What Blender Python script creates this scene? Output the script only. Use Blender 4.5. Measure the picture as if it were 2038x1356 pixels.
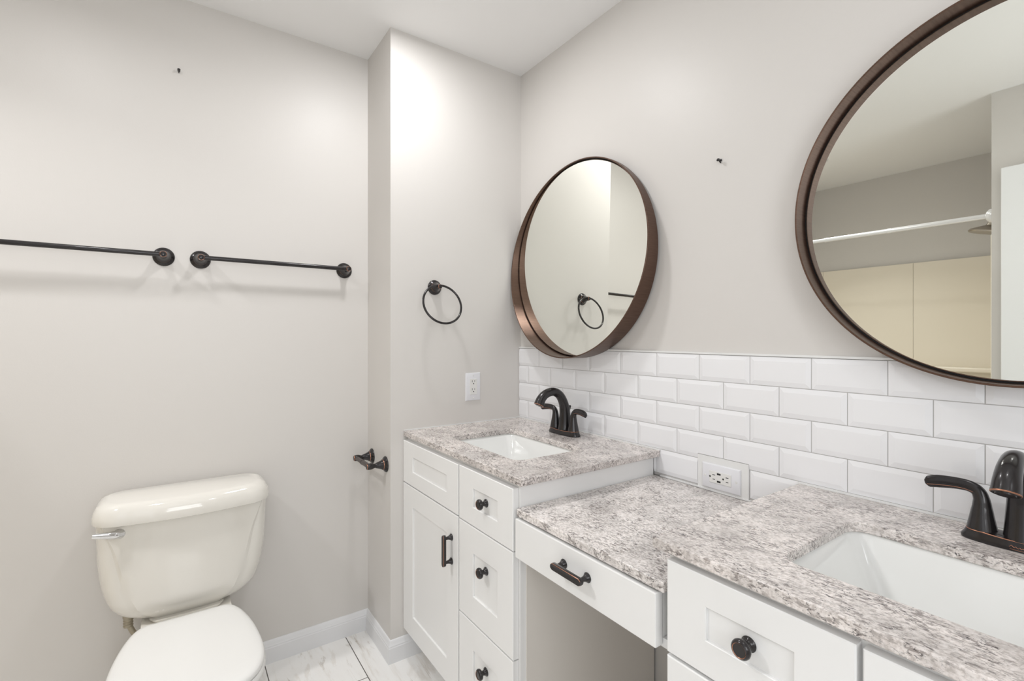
import bpy, bmesh, math, random
from mathutils import Vector, Matrix

S = bpy.context.scene
for o in list(bpy.data.objects):
    bpy.data.objects.remove(o, do_unlink=True)
COL = S.collection
PI = math.pi

# ------------------------------------------------------------------ camera
cam_d = bpy.data.cameras.new('camera')
cam = bpy.data.objects.new('camera', cam_d)
COL.objects.link(cam)
S.camera = cam
F_PX, YAW = 961.10, 2.53452
cam.location = (1.7919, -1.2834, 1.2538)
cam.rotation_euler = (PI / 2, 0, YAW - PI / 2)
cam_d.sensor_fit = 'HORIZONTAL'
cam_d.sensor_width = 36.0
cam_d.lens = F_PX * 36.0 / 2038
cam_d.shift_y = (669.84 - 678.0) / 2038
cam_d.clip_start = 0.02

# ------------------------------------------------------------------ light
W = bpy.data.worlds.new('world')
S.world = W
W.use_nodes = True
W.node_tree.nodes['Background'].inputs[0].default_value = (0.93, 0.97, 1.0, 1)
W.node_tree.nodes['Background'].inputs[1].default_value = 0.45

def area(name, loc, direction, size, power, color=(1, 1, 1), size_y=None, shape='DISK', spread=PI):
    d = bpy.data.lights.new(name, 'AREA')
    d.energy = power
    d.color = color
    d.shape = shape
    d.size = size
    if size_y:
        d.size_y = size_y
    d.spread = spread
    o = bpy.data.objects.new(name, d)
    COL.objects.link(o)
    o.location = loc
    o.rotation_euler = Vector(direction).to_track_quat('-Z', 'Y').to_euler()
    return o

CEIL = 2.444
DOWNLIGHTS = [(0.36, -0.66), (0.42, -1.62), (1.72, -0.72), (0.26, -2.30)]
WARM = (0.99, 0.992, 1.0)
area('downlight_lamp', (0.36, -0.66, CEIL - 0.012), (0, 0, -1), 0.13, 4.8, WARM)
area('downlight_lamp', (0.42, -1.62, CEIL - 0.012), (0, 0, -1), 0.13, 2.5, WARM, spread=2.8)
area('downlight_lamp', (1.72, -0.72, CEIL - 0.012), (0, 0, -1), 0.13, 1.4, WARM)
area('downlight_lamp', (0.26, -2.30, CEIL - 0.012), (0.15, 0.25, -1), 0.13, 6.8, WARM, spread=2.05)  # added alcove lamp, unseen, aimed to brighten the cabinet fronts
# added fill light from the right, set in an invented window out of view
area('added_fill_light', (2.832, -1.30, 1.62), (-1, 0, 0.28), 0.9, 11.5, (0.955, 0.98, 1.0), 1.1, 'RECTANGLE')
# light from the hall through the open doorway in the opposite wall
area('doorway_light', (2.36, -2.03, 1.06), (0, 1, 0), 0.66, 3.0, (0.955, 0.98, 1.0), 1.95, 'RECTANGLE')

S.view_settings.view_transform = 'Standard'
S.view_settings.look = 'None'
S.view_settings.gamma = 1.0
S.view_settings.use_curve_mapping = False
S.view_settings.exposure = 0.36

# ------------------------------------------------------------------ materials
def new_mat(name):
    m = bpy.data.materials.new(name)
    m.use_nodes = True
    nt = m.node_tree
    return m, nt, nt.nodes['Principled BSDF']

def plain(name, col, rough=0.5, metal=0.0, coat=0.0, spec=0.5, bump=0.0, bump_scale=200.0):
    m, nt, b = new_mat(name)
    b.inputs['Base Color'].default_value = (*col, 1)
    b.inputs['Roughness'].default_value = rough
    b.inputs['Metallic'].default_value = metal
    b.inputs['Coat Weight'].default_value = coat
    b.inputs['Coat Roughness'].default_value = 0.05
    b.inputs['Specular IOR Level'].default_value = spec
    if bump:
        tc = nt.nodes.new('ShaderNodeTexCoord')
        n = nt.nodes.new('ShaderNodeTexNoise')
        n.inputs['Scale'].default_value = bump_scale
        n.inputs['Detail'].default_value = 3
        bp = nt.nodes.new('ShaderNodeBump')
        bp.inputs['Strength'].default_value = bump
        bp.inputs['Distance'].default_value = 0.002
        nt.links.new(tc.outputs['Object'], n.inputs['Vector'])
        nt.links.new(n.outputs['Fac'], bp.inputs['Height'])
        nt.links.new(bp.outputs['Normal'], b.inputs['Normal'])
    return m

def noise(nt, vec, scale, detail=4, rough=0.55, dist=0.0):
    n = nt.nodes.new('ShaderNodeTexNoise')
    n.inputs['Scale'].default_value = scale
    n.inputs['Detail'].default_value = detail
    n.inputs['Roughness'].default_value = rough
    n.inputs['Distortion'].default_value = dist
    nt.links.new(vec, n.inputs['Vector'])
    return n.outputs['Fac']

def ramp(nt, fac, stops):
    r = nt.nodes.new('ShaderNodeValToRGB')
    els = r.color_ramp.elements
    while len(els) < len(stops):
        els.new(0.5)
    for e, (p, c) in zip(els, stops):
        e.position = p
        e.color = (*c, 1) if len(c) == 3 else c
    nt.links.new(fac, r.inputs['Fac'])
    return r.outputs['Color']

def mix(nt, fac, a, b, mode='MIX'):
    n = nt.nodes.new('ShaderNodeMix')
    n.data_type = 'RGBA'
    n.blend_type = mode
    n.clamp_factor = True
    for sock, v in ((n.inputs['Factor'], fac), (n.inputs[6], a), (n.inputs[7], b)):
        if isinstance(v, (int, float)):
            sock.default_value = v
        elif isinstance(v, tuple):
            sock.default_value = (*v, 1)
        else:
            nt.links.new(v, sock)
    return n.outputs[2]

def mapping(nt, scale=(1, 1, 1), rot=(0, 0, 0)):
    tc = nt.nodes.new('ShaderNodeTexCoord')
    mp = nt.nodes.new('ShaderNodeMapping')
    mp.inputs['Scale'].default_value = scale
    mp.inputs['Rotation'].default_value = rot
    nt.links.new(tc.outputs['Object'], mp.inputs['Vector'])
    return mp.outputs['Vector']

def granite(name, base, seed_rot, fleck=1.0):
    m, nt, b = new_mat(name)
    iso = mapping(nt, (1, 1, 1), (0.3, 0.2, seed_rot))
    streak = mapping(nt, (1.0, 2.6, 2.2), (0.15, 0.1, seed_rot + 0.5))
    cloud = ramp(nt, noise(nt, iso, 8, 5, 0.6, 0.6), [(0.42, (0, 0, 0)), (0.62, (1, 1, 1))])
    col = mix(nt, cloud, base, tuple(c * 0.74 for c in base))
    grain = ramp(nt, noise(nt, iso, 170, 3, 0.6), [(0.34, (0.66, 0.63, 0.61)), (0.48, (0.95, 0.93, 0.92)), (0.62, (1.1, 1.1, 1.1))])
    col = mix(nt, 0.8, col, grain, 'MULTIPLY')
    gate = ramp(nt, noise(nt, iso, 20, 4, 0.6, 0.3), [(0.38, (0.2, 0.2, 0.2)), (0.58, (1, 1, 1))])
    mid = ramp(nt, noise(nt, streak, 70, 5, 0.66, 0.4), [(0.51, (0, 0, 0)), (0.57, (0.85, 0.85, 0.85))])
    col = mix(nt, mix(nt, 1.0, mid, gate, 'MULTIPLY'), col, (0.26, 0.225, 0.21))
    dk = ramp(nt, noise(nt, streak, 120, 5, 0.72, 0.6), [(0.560, (0, 0, 0)), (0.595, (fleck, fleck, fleck))])
    col = mix(nt, mix(nt, 1.0, dk, gate, 'MULTIPLY'), col, (0.035, 0.03, 0.033))
    rust = ramp(nt, noise(nt, iso, 40, 4, 0.6, 0.5), [(0.66, (0, 0, 0)), (0.74, (0.55, 0.55, 0.55))])
    col = mix(nt, rust, col, (0.32, 0.22, 0.16))
    nt.links.new(col, b.inputs['Base Color'])
    b.inputs['Roughness'].default_value = 0.22
    return m

def marble():
    m, nt, b = new_mat('marble_floor_tile')
    tc = nt.nodes.new('ShaderNodeTexCoord')
    v = mapping(nt, (1.1, 6.5, 1), (0, 0, 0.62))
    streak = ramp(nt, noise(nt, v, 2.6, 7, 0.68, 0.5), [(0.36, (0.80, 0.765, 0.72)), (0.47, (0.93, 0.915, 0.89)), (0.60, (0.95, 0.94, 0.92)), (0.66, (0.84, 0.81, 0.77)), (0.74, (0.95, 0.94, 0.92))])
    v2 = mapping(nt, (1.6, 11.0, 1), (0, 0, 0.70))
    vein = ramp(nt, noise(nt, v2, 2.2, 5, 0.62, 1.0), [(0.600, (0, 0, 0)), (0.655, (0.75, 0.75, 0.75)), (0.69, (0, 0, 0))])
    patch = ramp(nt, noise(nt, mapping(nt, (1, 1, 1), (0, 0, 0.3)), 5.0, 3, 0.6, 0.3), [(0.46, (0, 0, 0)), (0.60, (1, 1, 1))])
    col = mix(nt, mix(nt, 1.0, vein, patch, 'MULTIPLY'), streak, (0.42, 0.36, 0.30))
    br = nt.nodes.new('ShaderNodeTexBrick')
    br.offset = 0.5
    br.inputs['Scale'].default_value = 1.0
    br.inputs['Brick Width'].default_value = 0.610
    br.inputs['Row Height'].default_value = 0.3025
    br.inputs['Mortar Size'].default_value = 0.0016
    br.inputs['Mortar Smooth'].default_value = 0.0
    br.inputs['Color1'].default_value = (0, 0, 0, 1)
    br.inputs['Color2'].default_value = (0, 0, 0, 1)
    br.inputs['Mortar'].default_value = (1, 1, 1, 1)
    mp = nt.nodes.new('ShaderNodeMapping')
    mp.inputs['Location'].default_value = (-0.031 + 6.1, 1.0075 + 6.05 + 0.3025, 0)
    nt.links.new(tc.outputs['Object'], mp.inputs['Vector'])
    nt.links.new(mp.outputs['Vector'], br.inputs['Vector'])
    col = mix(nt, br.outputs['Color'], col, (0.10, 0.085, 0.075))
    nt.links.new(col, b.inputs['Base Color'])
    b.inputs['Roughness'].default_value = 0.28
    return m

def brushed(name, c1, c2, rough):
    m, nt, b = new_mat(name)
    v = mapping(nt, (6, 6, 220))
    col = ramp(nt, noise(nt, v, 3, 4, 0.6), [(0.3, c1), (0.7, c2)])
    nt.links.new(col, b.inputs['Base Color'])
    b.inputs['Metallic'].default_value = 0.75
    b.inputs['Roughness'].default_value = rough
    return m

M = {}
M['paint'] = plain('greige_wall_paint', (0.705, 0.678, 0.648), 0.42, spec=0.35, bump=0.06, bump_scale=260)
M['ceiling'] = plain('ceiling_paint', (0.93, 0.925, 0.92), 0.8, spec=0.2)
M['trim'] = plain('white_trim_paint', (0.82, 0.82, 0.83), 0.3)
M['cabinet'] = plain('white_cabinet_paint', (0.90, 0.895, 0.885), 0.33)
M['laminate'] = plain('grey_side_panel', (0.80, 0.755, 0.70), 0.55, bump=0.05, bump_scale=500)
M['tile'] = plain('white_ceramic_tile', (0.90, 0.90, 0.915), 0.08, spec=0.5)
M['grout'] = plain('grey_grout', (0.50, 0.485, 0.475), 0.9)
M['caulk'] = plain('white_caulk', (0.84, 0.84, 0.83), 0.5)
M['granite'] = granite('speckled_granite', (0.86, 0.805, 0.775), 0.4)
M['granite_b'] = granite('speckled_granite_coarse', (0.92, 0.875, 0.85), 1.2, 1.0)
M['granite_c'] = granite('speckled_granite_grey', (0.88, 0.825, 0.795), 2.1, 0.95)
M['china'] = plain('white_vitreous_china', (0.86, 0.86, 0.84), 0.06, coat=0.4)
M['toilet'] = plain('warm_white_porcelain', (0.80, 0.772, 0.715), 0.07, coat=0.4)
M['plastic'] = plain('white_plastic', (0.82, 0.812, 0.79), 0.2)
M['cover'] = plain('outlet_plastic', (0.83, 0.83, 0.86), 0.3)
M['slot'] = plain('dark_slot', (0.012, 0.012, 0.012), 0.6)
M['bronze'] = plain('oil_rubbed_bronze', (0.022, 0.019, 0.020), 0.24, metal=0.35, coat=0.3)
M['roller'] = plain('worn_bronze_roller', (0.10, 0.085, 0.08), 0.4, metal=0.5)
M['copper'] = plain('copper_edge', (0.42, 0.20, 0.125), 0.35, metal=0.85)
M['frame'] = brushed('brushed_bronze_frame', (0.105, 0.062, 0.045), (0.155, 0.095, 0.07), 0.34)
M['gap'] = plain('mirror_backing', (0.01, 0.01, 0.01), 0.7)
M['silver'] = plain('mirror_bevel_edge', (0.75, 0.76, 0.77), 0.12, metal=1.0)
M['mirror'] = plain('mirror_glass', (0.92, 0.93, 0.875), 0.0, metal=1.0)
M['chrome'] = plain('chrome', (0.72, 0.72, 0.72), 0.07, metal=1.0)
M['nickel'] = plain('brushed_nickel', (0.45, 0.41, 0.36), 0.3, metal=1.0)
M['braid'] = plain('braided_hose', (0.42, 0.38, 0.30), 0.35, metal=0.7, bump=0.5, bump_scale=900)
M['marble'] = marble()
M['surround'] = plain('almond_shower_panel', (0.85, 0.785, 0.67), 0.2)
M['door'] = plain('white_door_paint', (0.92, 0.93, 0.94), 0.3)
M['rod'] = plain('white_metal_rod', (0.85, 0.85, 0.86), 0.2, metal=0.3)

# ------------------------------------------------------------------ mesh helpers
def finish(bm, name, mats, parent=None, loc=None, smooth=35, bevel=0.0, seg=2):
    bmesh.ops.remove_doubles(bm, verts=bm.verts, dist=1e-6)
    bmesh.ops.recalc_face_normals(bm, faces=bm.faces)
    me = bpy.data.meshes.new(name)
    bm.to_mesh(me)
    bm.free()
    if not isinstance(mats, (list, tuple)):
        mats = [mats]
    for m in mats:
        me.materials.append(m)
    if smooth:
        for p in me.polygons:
            p.use_smooth = True
        me.set_sharp_from_angle(angle=math.radians(smooth))
    o = bpy.data.objects.new(name, me)
    COL.objects.link(o)
    if parent is not None:
        o.parent = parent
    if loc is not None:
        o.location = loc
    if bevel:
        md = o.modifiers.new('bevel', 'BEVEL')
        md.width = bevel
        md.segments = seg
        md.limit_method = 'ANGLE'
        md.angle_limit = math.radians(40)
        md.harden_normals = False
    return o

def empty(name, loc=(0, 0, 0), rz=0.0):
    o = bpy.data.objects.new(name, None)
    o.empty_display_size = 0.05
    COL.objects.link(o)
    o.location = loc
    o.rotation_euler = (0, 0, rz)
    return o

def tag(o, label=None, cat=None, group=None, kind=None):
    if label: o['label'] = label
    if cat: o['category'] = cat
    if group: o['group'] = group
    if kind: o['kind'] = kind
    return o

def box(bm, x0, x1, y0, y1, z0, z1, mi=0):
    v = [bm.verts.new((x, y, z)) for z in (z0, z1) for y in (y0, y1) for x in (x0, x1)]
    fs = [(0, 2, 3, 1), (4, 5, 7, 6), (0, 1, 5, 4), (2, 6, 7, 3), (0, 4, 6, 2), (1, 3, 7, 5)]
    for f in fs:
        bm.faces.new([v[i] for i in f]).material_index = mi

def basis(axis):
    a = Vector(axis).normalized()
    u = a.orthogonal().normalized()
    if abs(a.z) < 0.9:
        u = a.cross(Vector((0, 0, 1))).normalized()
    w = a.cross(u)
    return a, u, w

def lathe(bm, prof, origin=(0, 0, 0), axis=(0, 0, 1), n=32, mis=None):
    """prof: list of (r, h) along the axis; mis: material index per segment"""
    a, u, w = basis(axis)
    o = Vector(origin)
    rings = []
    for r, h in prof:
        if r < 1e-6:
            rings.append([bm.verts.new(o + a * h)])
        else:
            rings.append([bm.verts.new(o + a * h + (u * math.cos(t) + w * math.sin(t)) * r) for t in [2 * PI * i / n for i in range(n)]])
    for k in range(len(rings) - 1):
        A, B = rings[k], rings[k + 1]
        mi = mis[k] if mis else 0
        for i in range(n):
            j = (i + 1) % n
            if len(A) == 1 and len(B) == 1:
                continue
            if len(A) == 1:
                f = bm.faces.new((A[0], B[j], B[i]))
            elif len(B) == 1:
                f = bm.faces.new((A[i], A[j], B[0]))
            else:
                f = bm.faces.new((A[i], A[j], B[j], B[i]))
            f.material_index = mi

def catmull(pts, sub=6):
    P = [Vector(p) for p in pts]
    out = []
    for i in range(len(P) - 1):
        p0 = P[i - 1] if i > 0 else P[i] * 2 - P[i + 1]
        p1, p2 = P[i], P[i + 1]
        p3 = P[i + 2] if i + 2 < len(P) else P[i + 1] * 2 - P[i]
        for k in range(sub):
            t = k / sub
            out.append(0.5 * ((2 * p1) + (p2 - p0) * t + (2 * p0 - 5 * p1 + 4 * p2 - p3) * t * t + (3 * p1 - p0 - 3 * p2 + p3) * t ** 3))
    out.append(P[-1])
    return out

def lerp_list(v, n):
    out = []
    for i in range(n):
        t = i / (n - 1) * (len(v) - 1)
        k = min(int(t), len(v) - 2)
        out.append(v[k] + (v[k + 1] - v[k]) * (t - k))
    return out

def tube(bm, pts, radii, n=16, sub=6, flat=None, up=(0, 0, 1), cap=True, mi=0, closed=False):
    """sweep; flat: list of thickness factors along the frame's second axis"""
    if closed:
        C = [Vector(p) for p in pts]
    else:
        C = catmull(pts, sub) if sub > 1 else [Vector(p) for p in pts]
    N = len(C)
    R = lerp_list(radii, N) if isinstance(radii, (list, tuple)) else [radii] * N
    FL = lerp_list(flat, N) if flat else [1.0] * N
    rings = []
    prev = None
    for i in range(N):
        if closed:
            t = (C[(i + 1) % N] - C[i - 1]).normalized()
        else:
            t = (C[min(i + 1, N - 1)] - C[max(i - 1, 0)]).normalized()
        if prev is None:
            s = t.cross(Vector(up))
            if s.length < 1e-4:
                s = t.orthogonal()
            s.normalize()
        else:
            s = prev - t * prev.dot(t)
            s.normalize()
        prev = s
        b = t.cross(s)
        rings.append([bm.verts.new(C[i] + s * math.cos(2 * PI * k / n) * R[i] + b * math.sin(2 * PI * k / n) * R[i] * FL[i]) for k in range(n)])
    for i in range(N if closed else N - 1):
        A, B = rings[i], rings[(i + 1) % N]
        for k in range(n):
            bm.faces.new((A[k], A[(k + 1) % n], B[(k + 1) % n], B[k])).material_index = mi
    if cap and not closed:
        bm.faces.new(rings[0][::-1]).material_index = mi
        bm.faces.new(rings[-1]).material_index = mi

def loft(bm, loops, cap0=True, cap1=True, mi=0):
    L = [[bm.verts.new(p) for p in lp] for lp in loops]
    n = len(L[0])
    for a, b in zip(L[:-1], L[1:]):
        for k in range(n):
            bm.faces.new((a[k], a[(k + 1) % n], b[(k + 1) % n], b[k])).material_index = mi
    if cap0:
        bm.faces.new(L[0][::-1]).material_index = mi
    if cap1:
        bm.faces.new(L[-1]).material_index = mi

def rrect(cx, cy, hx, hy, r, z, n=8):
    out = []
    for sx, sy, a0 in ((1, 1, 0), (-1, 1, PI / 2), (-1, -1, PI), (1, -1, 1.5 * PI)):
        for k in range(n + 1):
            a = a0 + PI / 2 * k / n
            out.append((cx + sx * (hx - r) + r * math.cos(a), cy + sy * (hy - r) + r * math.sin(a), z))
    return out

def ring_pts(c, r, u, w, n=64):
    return [Vector(c) + Vector(u) * math.cos(2 * PI * i / n) * r + Vector(w) * math.sin(2 * PI * i / n) * r for i in range(n)]

# ------------------------------------------------------------------ the setting
XB = -0.2677          # wall behind the toilet
YS = -0.6076          # side face of the stub wall
YO = -2.01            # wall opposite the vanity
XO = 1.19             # end of the shower alcove
YF = -3.06            # back of the shower alcove
XR = 2.75             # right-hand wall

def structure(name, boxes, mat, bevel=0.0):
    bm = bmesh.new()
    for b in boxes:
        box(bm, *b)
    o = finish(bm, name, mat, smooth=0, bevel=bevel)
    o['kind'] = 'structure'
    return o

structure('floor', [(XB - 0.1, XR + 0.1, YF - 0.1, 0.11, -0.08, 0.0)], M['marble'])
structure('ceiling', [(XB - 0.1, XR + 0.1, YF - 0.1, 0.11, CEIL, CEIL + 0.08)], M['ceiling'])
structure('wall_back', [(0.0, XR, 0.010, 0.11, 0, CEIL)], M['paint'])
structure('wall_stub', [(XB, 0.0, YS, 0.11, 0, CEIL)], M['paint'])
structure('wall_left', [(XB - 0.1, XB, YF, YS + 0.3, 0, CEIL)], M['paint'])
structure('wall_alcove', [(XB, XO, YF - 0.1, YF, 0, CEIL)], M['paint'])
DX0, DX1, DZ = 2.01, 2.71, 2.06
structure('wall_front', [(XO, DX0, YO - 0.12, YO, 0, CEIL), (DX1, XR, YO - 0.12, YO, 0, CEIL), (DX0, DX1, YO - 0.12, YO, DZ, CEIL), (XO, XO + 0.1, YF - 0.1, YO - 0.12, 0, CEIL)], M['paint'])
WY0, WY1, WZ0, WZ1 = -1.78, -0.82, 1.05, 2.20
structure('wall_right', [(XR, XR + 0.1, YO, WY0, 0, CEIL), (XR, XR + 0.1, WY1, 0.01, 0, CEIL),
                         (XR, XR + 0.1, WY0, WY1, 0, WZ0), (XR, XR + 0.1, WY0, WY1, WZ1, CEIL)], M['paint'])
structure('added_window_1', [(XR + 0.03, XR + 0.07, WY0, WY0 + 0.05, WZ0, WZ1), (XR + 0.03, XR + 0.07, WY1 - 0.05, WY1, WZ0, WZ1),
                       (XR + 0.03, XR + 0.07, WY0, WY1, WZ0, WZ0 + 0.05), (XR + 0.03, XR + 0.07, WY0, WY1, WZ1 - 0.05, WZ1),
                       (XR + 0.04, XR + 0.06, WY0, WY1, 1.60, 1.64)], M['trim'])  # invented window frame, unseen, holding the added fill light

# baseboards: a profile swept along each wall
BB = [(0.0, 0.0), (0.013, 0.0), (0.013, 0.058), (0.0115, 0.061), (0.0115, 0.066), (0.0085, 0.071), (0.0075, 0.078), (0.004, 0.0835), (0.0, 0.085)]
def baseboard(name, path):
    """path: list of (x, y, outward nx, ny) mitred corner points"""
    bm = bmesh.new()
    loops = []
    for x, y, nx, ny in path:
        loops.append([(x + nx * d, y + ny * d, h) for d, h in BB])
    loft(bm, loops)
    o = finish(bm, name, M['trim'], smooth=25)
    o['kind'] = 'structure'
    return o
baseboard('baseboard_left', [(XB, YF, 1, 0), (XB, YS, 1, -1)])
baseboard('baseboard_stub', [(XB, YS, 1, -1), (0, YS, 1, -1), (0, -0.472, 1, 0)])
baseboard('baseboard_back', [(0.78, 0.010, 0, -1), (1.21, 0.010, 0, -1)])

# white bevelled wall tile with grout: one mesh
def backsplash():
    bm = bmesh.new()
    H, WT, X0, Z0 = 0.0778, 0.15566, 0.1457, 1.2005
    XE = 2.10
    g = 0.0009
    def tile_cell(xa, xb, za, zb, bev_l=True, bev_r=True, bev_t=True, bev_b=True):
        xa += g; xb -= g; za += g; zb -= g
        if xb - xa < 0.004 or zb - za < 0.004:
            return
        ylo, yhi, b = 0.0018, -0.0010, 0.0120
        il = xa + (b if bev_l else 0); ir = xb - (b if bev_r else 0)
        ib = za + (b if bev_b else 0); it = zb - (b if bev_t else 0)
        if il >= ir: il, ir = xa, xb
        if ib >= it: ib, it = za, zb
        A = [bm.verts.new((x, 0.0095, z)) for x, z in ((xa, za), (xb, za), (xb, zb), (xa, zb))]
        B = [bm.verts.new((x, ylo, z)) for x, z in ((xa, za), (xb, za), (xb, zb), (xa, zb))]
        Cc = [bm.verts.new((x, yhi, z)) for x, z in ((il, ib), (ir, ib), (ir, it), (il, it))]
        for P, Q in ((A, B), (B, Cc)):
            for k in range(4):
                bm.faces.new((P[k], P[(k + 1) % 4], Q[(k + 1) % 4], Q[k]))
        bm.faces.new(Cc)
    # tiles of a row, clipped to a span
    def row(r, xs, xe, zlo=None, zhi=None, cut=None):
        zt = Z0 - r * H; zb = zt - H
        bt = bb = True
        if zlo is not None and zb < zlo: zb, bb = zlo, False
        off = 0.0 if r % 2 == 0 else WT / 2
        k = -3
        while True:
            a = X0 + off + k * WT; b = a + WT
            k += 1
            if a > xe: break
            if b < xs: continue
            ca, cb = max(a, xs), min(b, xe)
            if cut and cb > cut[0] and ca < cut[1] and zb < cut[2]:
                if zt <= cut[2] + 0.002:
                    if cut[0] - ca > 0.004: tile_cell(ca, cut[0], zb, zt, True, False, bt, bb)
                    if cb - cut[1] > 0.004: tile_cell(cut[1], cb, zb, zt, False, True, bt, bb)
                else:
                    # notched tile: full part above the notch, side parts below
                    tile_cell(ca, cb, cut[2], zt, a >= xs, b <= xe, bt, False)
                    if cut[0] - ca > 0.012: tile_cell(ca, cut[0] + g, zb, cut[2] + 2 * g, True, False, False, bb)
                    if cb - cut[1] > 0.012: tile_cell(cut[1] - g, cb, zb, cut[2] + 2 * g, False, True, False, bb)
                continue
            tile_cell(ca, cb, zb, zt, a >= xs, b <= xe, bt, bb)
    cut = (0.9209, 1.0786, 0.9035)
    for r in range(4):
        row(r, 0.001, XE, cut=cut if r == 3 else None)
    row(4, 0.757, 1.228, zlo=0.8045, cut=cut)
    # grout bed
    box(bm, 0.0005, XE, 0.0026, 0.0096, 0.8860, Z0, 1)
    box(bm, 0.757, 1.228, 0.0026, 0.0096, 0.8035, 0.8870, 1)
    # caulk bead along the top and filler block round the outlet
    box(bm, 0.0005, XE, -0.0005, 0.0097, Z0 + 0.0008, Z0 + 0.0065, 2)
    box(bm, cut[0] + 0.0006, cut[1] - 0.0006, -0.0012, 0.0097, 0.8040, cut[2] - 0.0006, 2)
    # caulk where the counters meet the tile
    for xa, xb, z in ((0.0, 0.785, 0.885), (0.785, 1.206, 0.803), (1.206, XE, 0.885)):
        box(bm, xa, xb, -0.004, 0.003, z + 0.0002, z + 0.004, 2)
    o = finish(bm, 'tile_backsplash', [M['tile'], M['grout'], M['caulk']], smooth=0)
    return tag(o, 'white subway tile backsplash with slanted tile edges above the granite counters', 'backsplash')
backsplash()

# caulk bead where the left counter meets the stub wall, part of the trim
structure('trim_1', [(0.0002, 0.003, -0.553, -0.002, 0.8852, 0.8885)], M['caulk'])

# ------------------------------------------------------------------ hardware
def knob(parent, x, y, z, lab=None):
    bm = bmesh.new()
    prof = [(0.0, 0.0), (0.0118, 0.0), (0.0122, 0.0012), (0.0115, 0.0028), (0.0088, 0.0042), (0.0072, 0.0075), (0.0060, 0.0125), (0.0066, 0.0150),
            (0.0105, 0.0160), (0.0142, 0.0185), (0.0155, 0.0222), (0.0150, 0.0255), (0.0128, 0.0282), (0.0112, 0.0290), (0.0104, 0.0284), (0.0096, 0.0276), (0.0, 0.0280)]
    mis = [0] * 13 + [1, 0, 0]
    lathe(bm, prof, (0, 0, 0), (0, -1, 0), 32, mis)
    o = finish(bm, 'knob', [M['bronze'], M['copper']], parent, (x, y, z), smooth=40)
    return tag(o, 'dark bronze round knob')

def bar_pull(parent, x, y, z, vertical):
    bm = bmesh.new()
    L, sp = 0.049, 0.0385
    ax = Vector((0, 0, 1)) if vertical else Vector((1, 0, 0))
    for s in (-1, 1):
        prof = [(0.0, 0.0), (0.0108, 0.0), (0.0112, 0.0012), (0.0100, 0.0028), (0.0075, 0.006), (0.0055, 0.012), (0.0048, 0.019), (0.0052, 0.024)]
        lathe(bm, prof, ax * (s * sp), (0, -1, 0), 24)
    # bar: flattened rounded section with a slim copper edge on both long rims
    c = Vector((0, -0.0275, 0))
    side = ax.cross(Vector((0, -1, 0)))
    sec = [(-0.0078, 0.0045), (-0.0086, 0.000), (-0.0078, -0.0038), (-0.0070, -0.0047), (0.0, -0.0052), (0.0070, -0.0047), (0.0078, -0.0038), (0.0086, 0.0), (0.0078, 0.0045), (0.0, 0.0060)]
    loops = []
    for t, k in ((-L, 0.45), (-L + 0.002, 0.75), (-L + 0.006, 1.0), (L - 0.006, 1.0), (L - 0.002, 0.75), (L, 0.45)):
        loops.append([tuple(c + ax * t + side * (u * k) + Vector((0, v, 0))) for u, v in sec])
    vs = [[bm.verts.new(p) for p in lp] for lp in loops]
    n = len(sec)
    for a, b in zip(vs[:-1], vs[1:]):
        for k in range(n):
            bm.faces.new((a[k], a[(k + 1) % n], b[(k + 1) % n], b[k])).material_index = 1 if k in (2, 5) else 0
    bm.faces.new(vs[0]); bm.faces.new(vs[-1])
    o = finish(bm, 'pull_handle', [M['bronze'], M['copper']], parent, (x, y, z), smooth=40)
    return tag(o, 'dark bronze bar pull')

# ------------------------------------------------------------------ cabinets
YFACE = -0.5380      # front of the face frame
YDOOR = -0.5570      # front of the doors and drawers
def shaker(name, parent, x0, x1, z0, z1, sl, sr, rt, rb):
    """a door or drawer front with a recessed flat panel"""
    bm = bmesh.new()
    yb, yf = YFACE - 0.0006, YDOOR
    e = 0.0018
    A = [(x0, yb, z0), (x1, yb, z0), (x1, yb, z1), (x0, yb, z1)]
    B = [(x0, yf + e, z0), (x1, yf + e, z0), (x1, yf + e, z1), (x0, yf + e, z1)]
    Cc = [(x0 + e, yf, z0 + e), (x1 - e, yf, z0 + e), (x1 - e, yf, z1 - e), (x0 + e, yf, z1 - e)]
    a, b, c, d = x0 + sl, x1 - sr, z0 + rb, z1 - rt
    q = 0.0012
    D = [(a, yf, c), (b, yf, c), (b, yf, d), (a, yf, d)]
    E_ = [(a + q, yf + 0.0012, c + q), (b - q, yf + 0.0012, c + q), (b - q, yf + 0.0012, d - q), (a + q, yf + 0.0012, d - q)]
    G = [(a + q, yf + 0.0062, c + q), (b - q, yf + 0.0062, c + q), (b - q, yf + 0.0062, d - q), (a + q, yf + 0.0062, d - q)]
    L = [[bm.verts.new(p) for p in lp] for lp in (A, B, Cc, D, E_, G)]
    for p, r in zip(L[:-1], L[1:]):
        for k in range(4):
            bm.faces.new((p[k], p[(k + 1) % 4], r[(k + 1) % 4], r[k]))
    bm.faces.new(L[-1]); bm.faces.new(L[0][::-1])
    return finish(bm, name, M['cabinet'], parent, smooth=0)

def carcass(parent, x0, x1, top, side_l, side_r):
    bm = bmesh.new()
    t = 0.016
    for a, b in ((x0, x0 + t), (x1 - t, x1)):
        box(bm, a, b, -0.519, -0.0012, 0.10, top)
        box(bm, a, b, -0.470, -0.0012, 0.0, 0.10)
    box(bm, x0 + t, x1 - t, -0.519, -0.004, 0.10, 0.116)
    box(bm, x0 + t, x1 - t, -0.020, -0.008, 0.116, top)
    box(bm, x0 + t, x1 - t, -0.470, -0.455, 0.0, 0.10)
    return finish(bm, 'carcass', M['cabinet'], parent, smooth=0)

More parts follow.
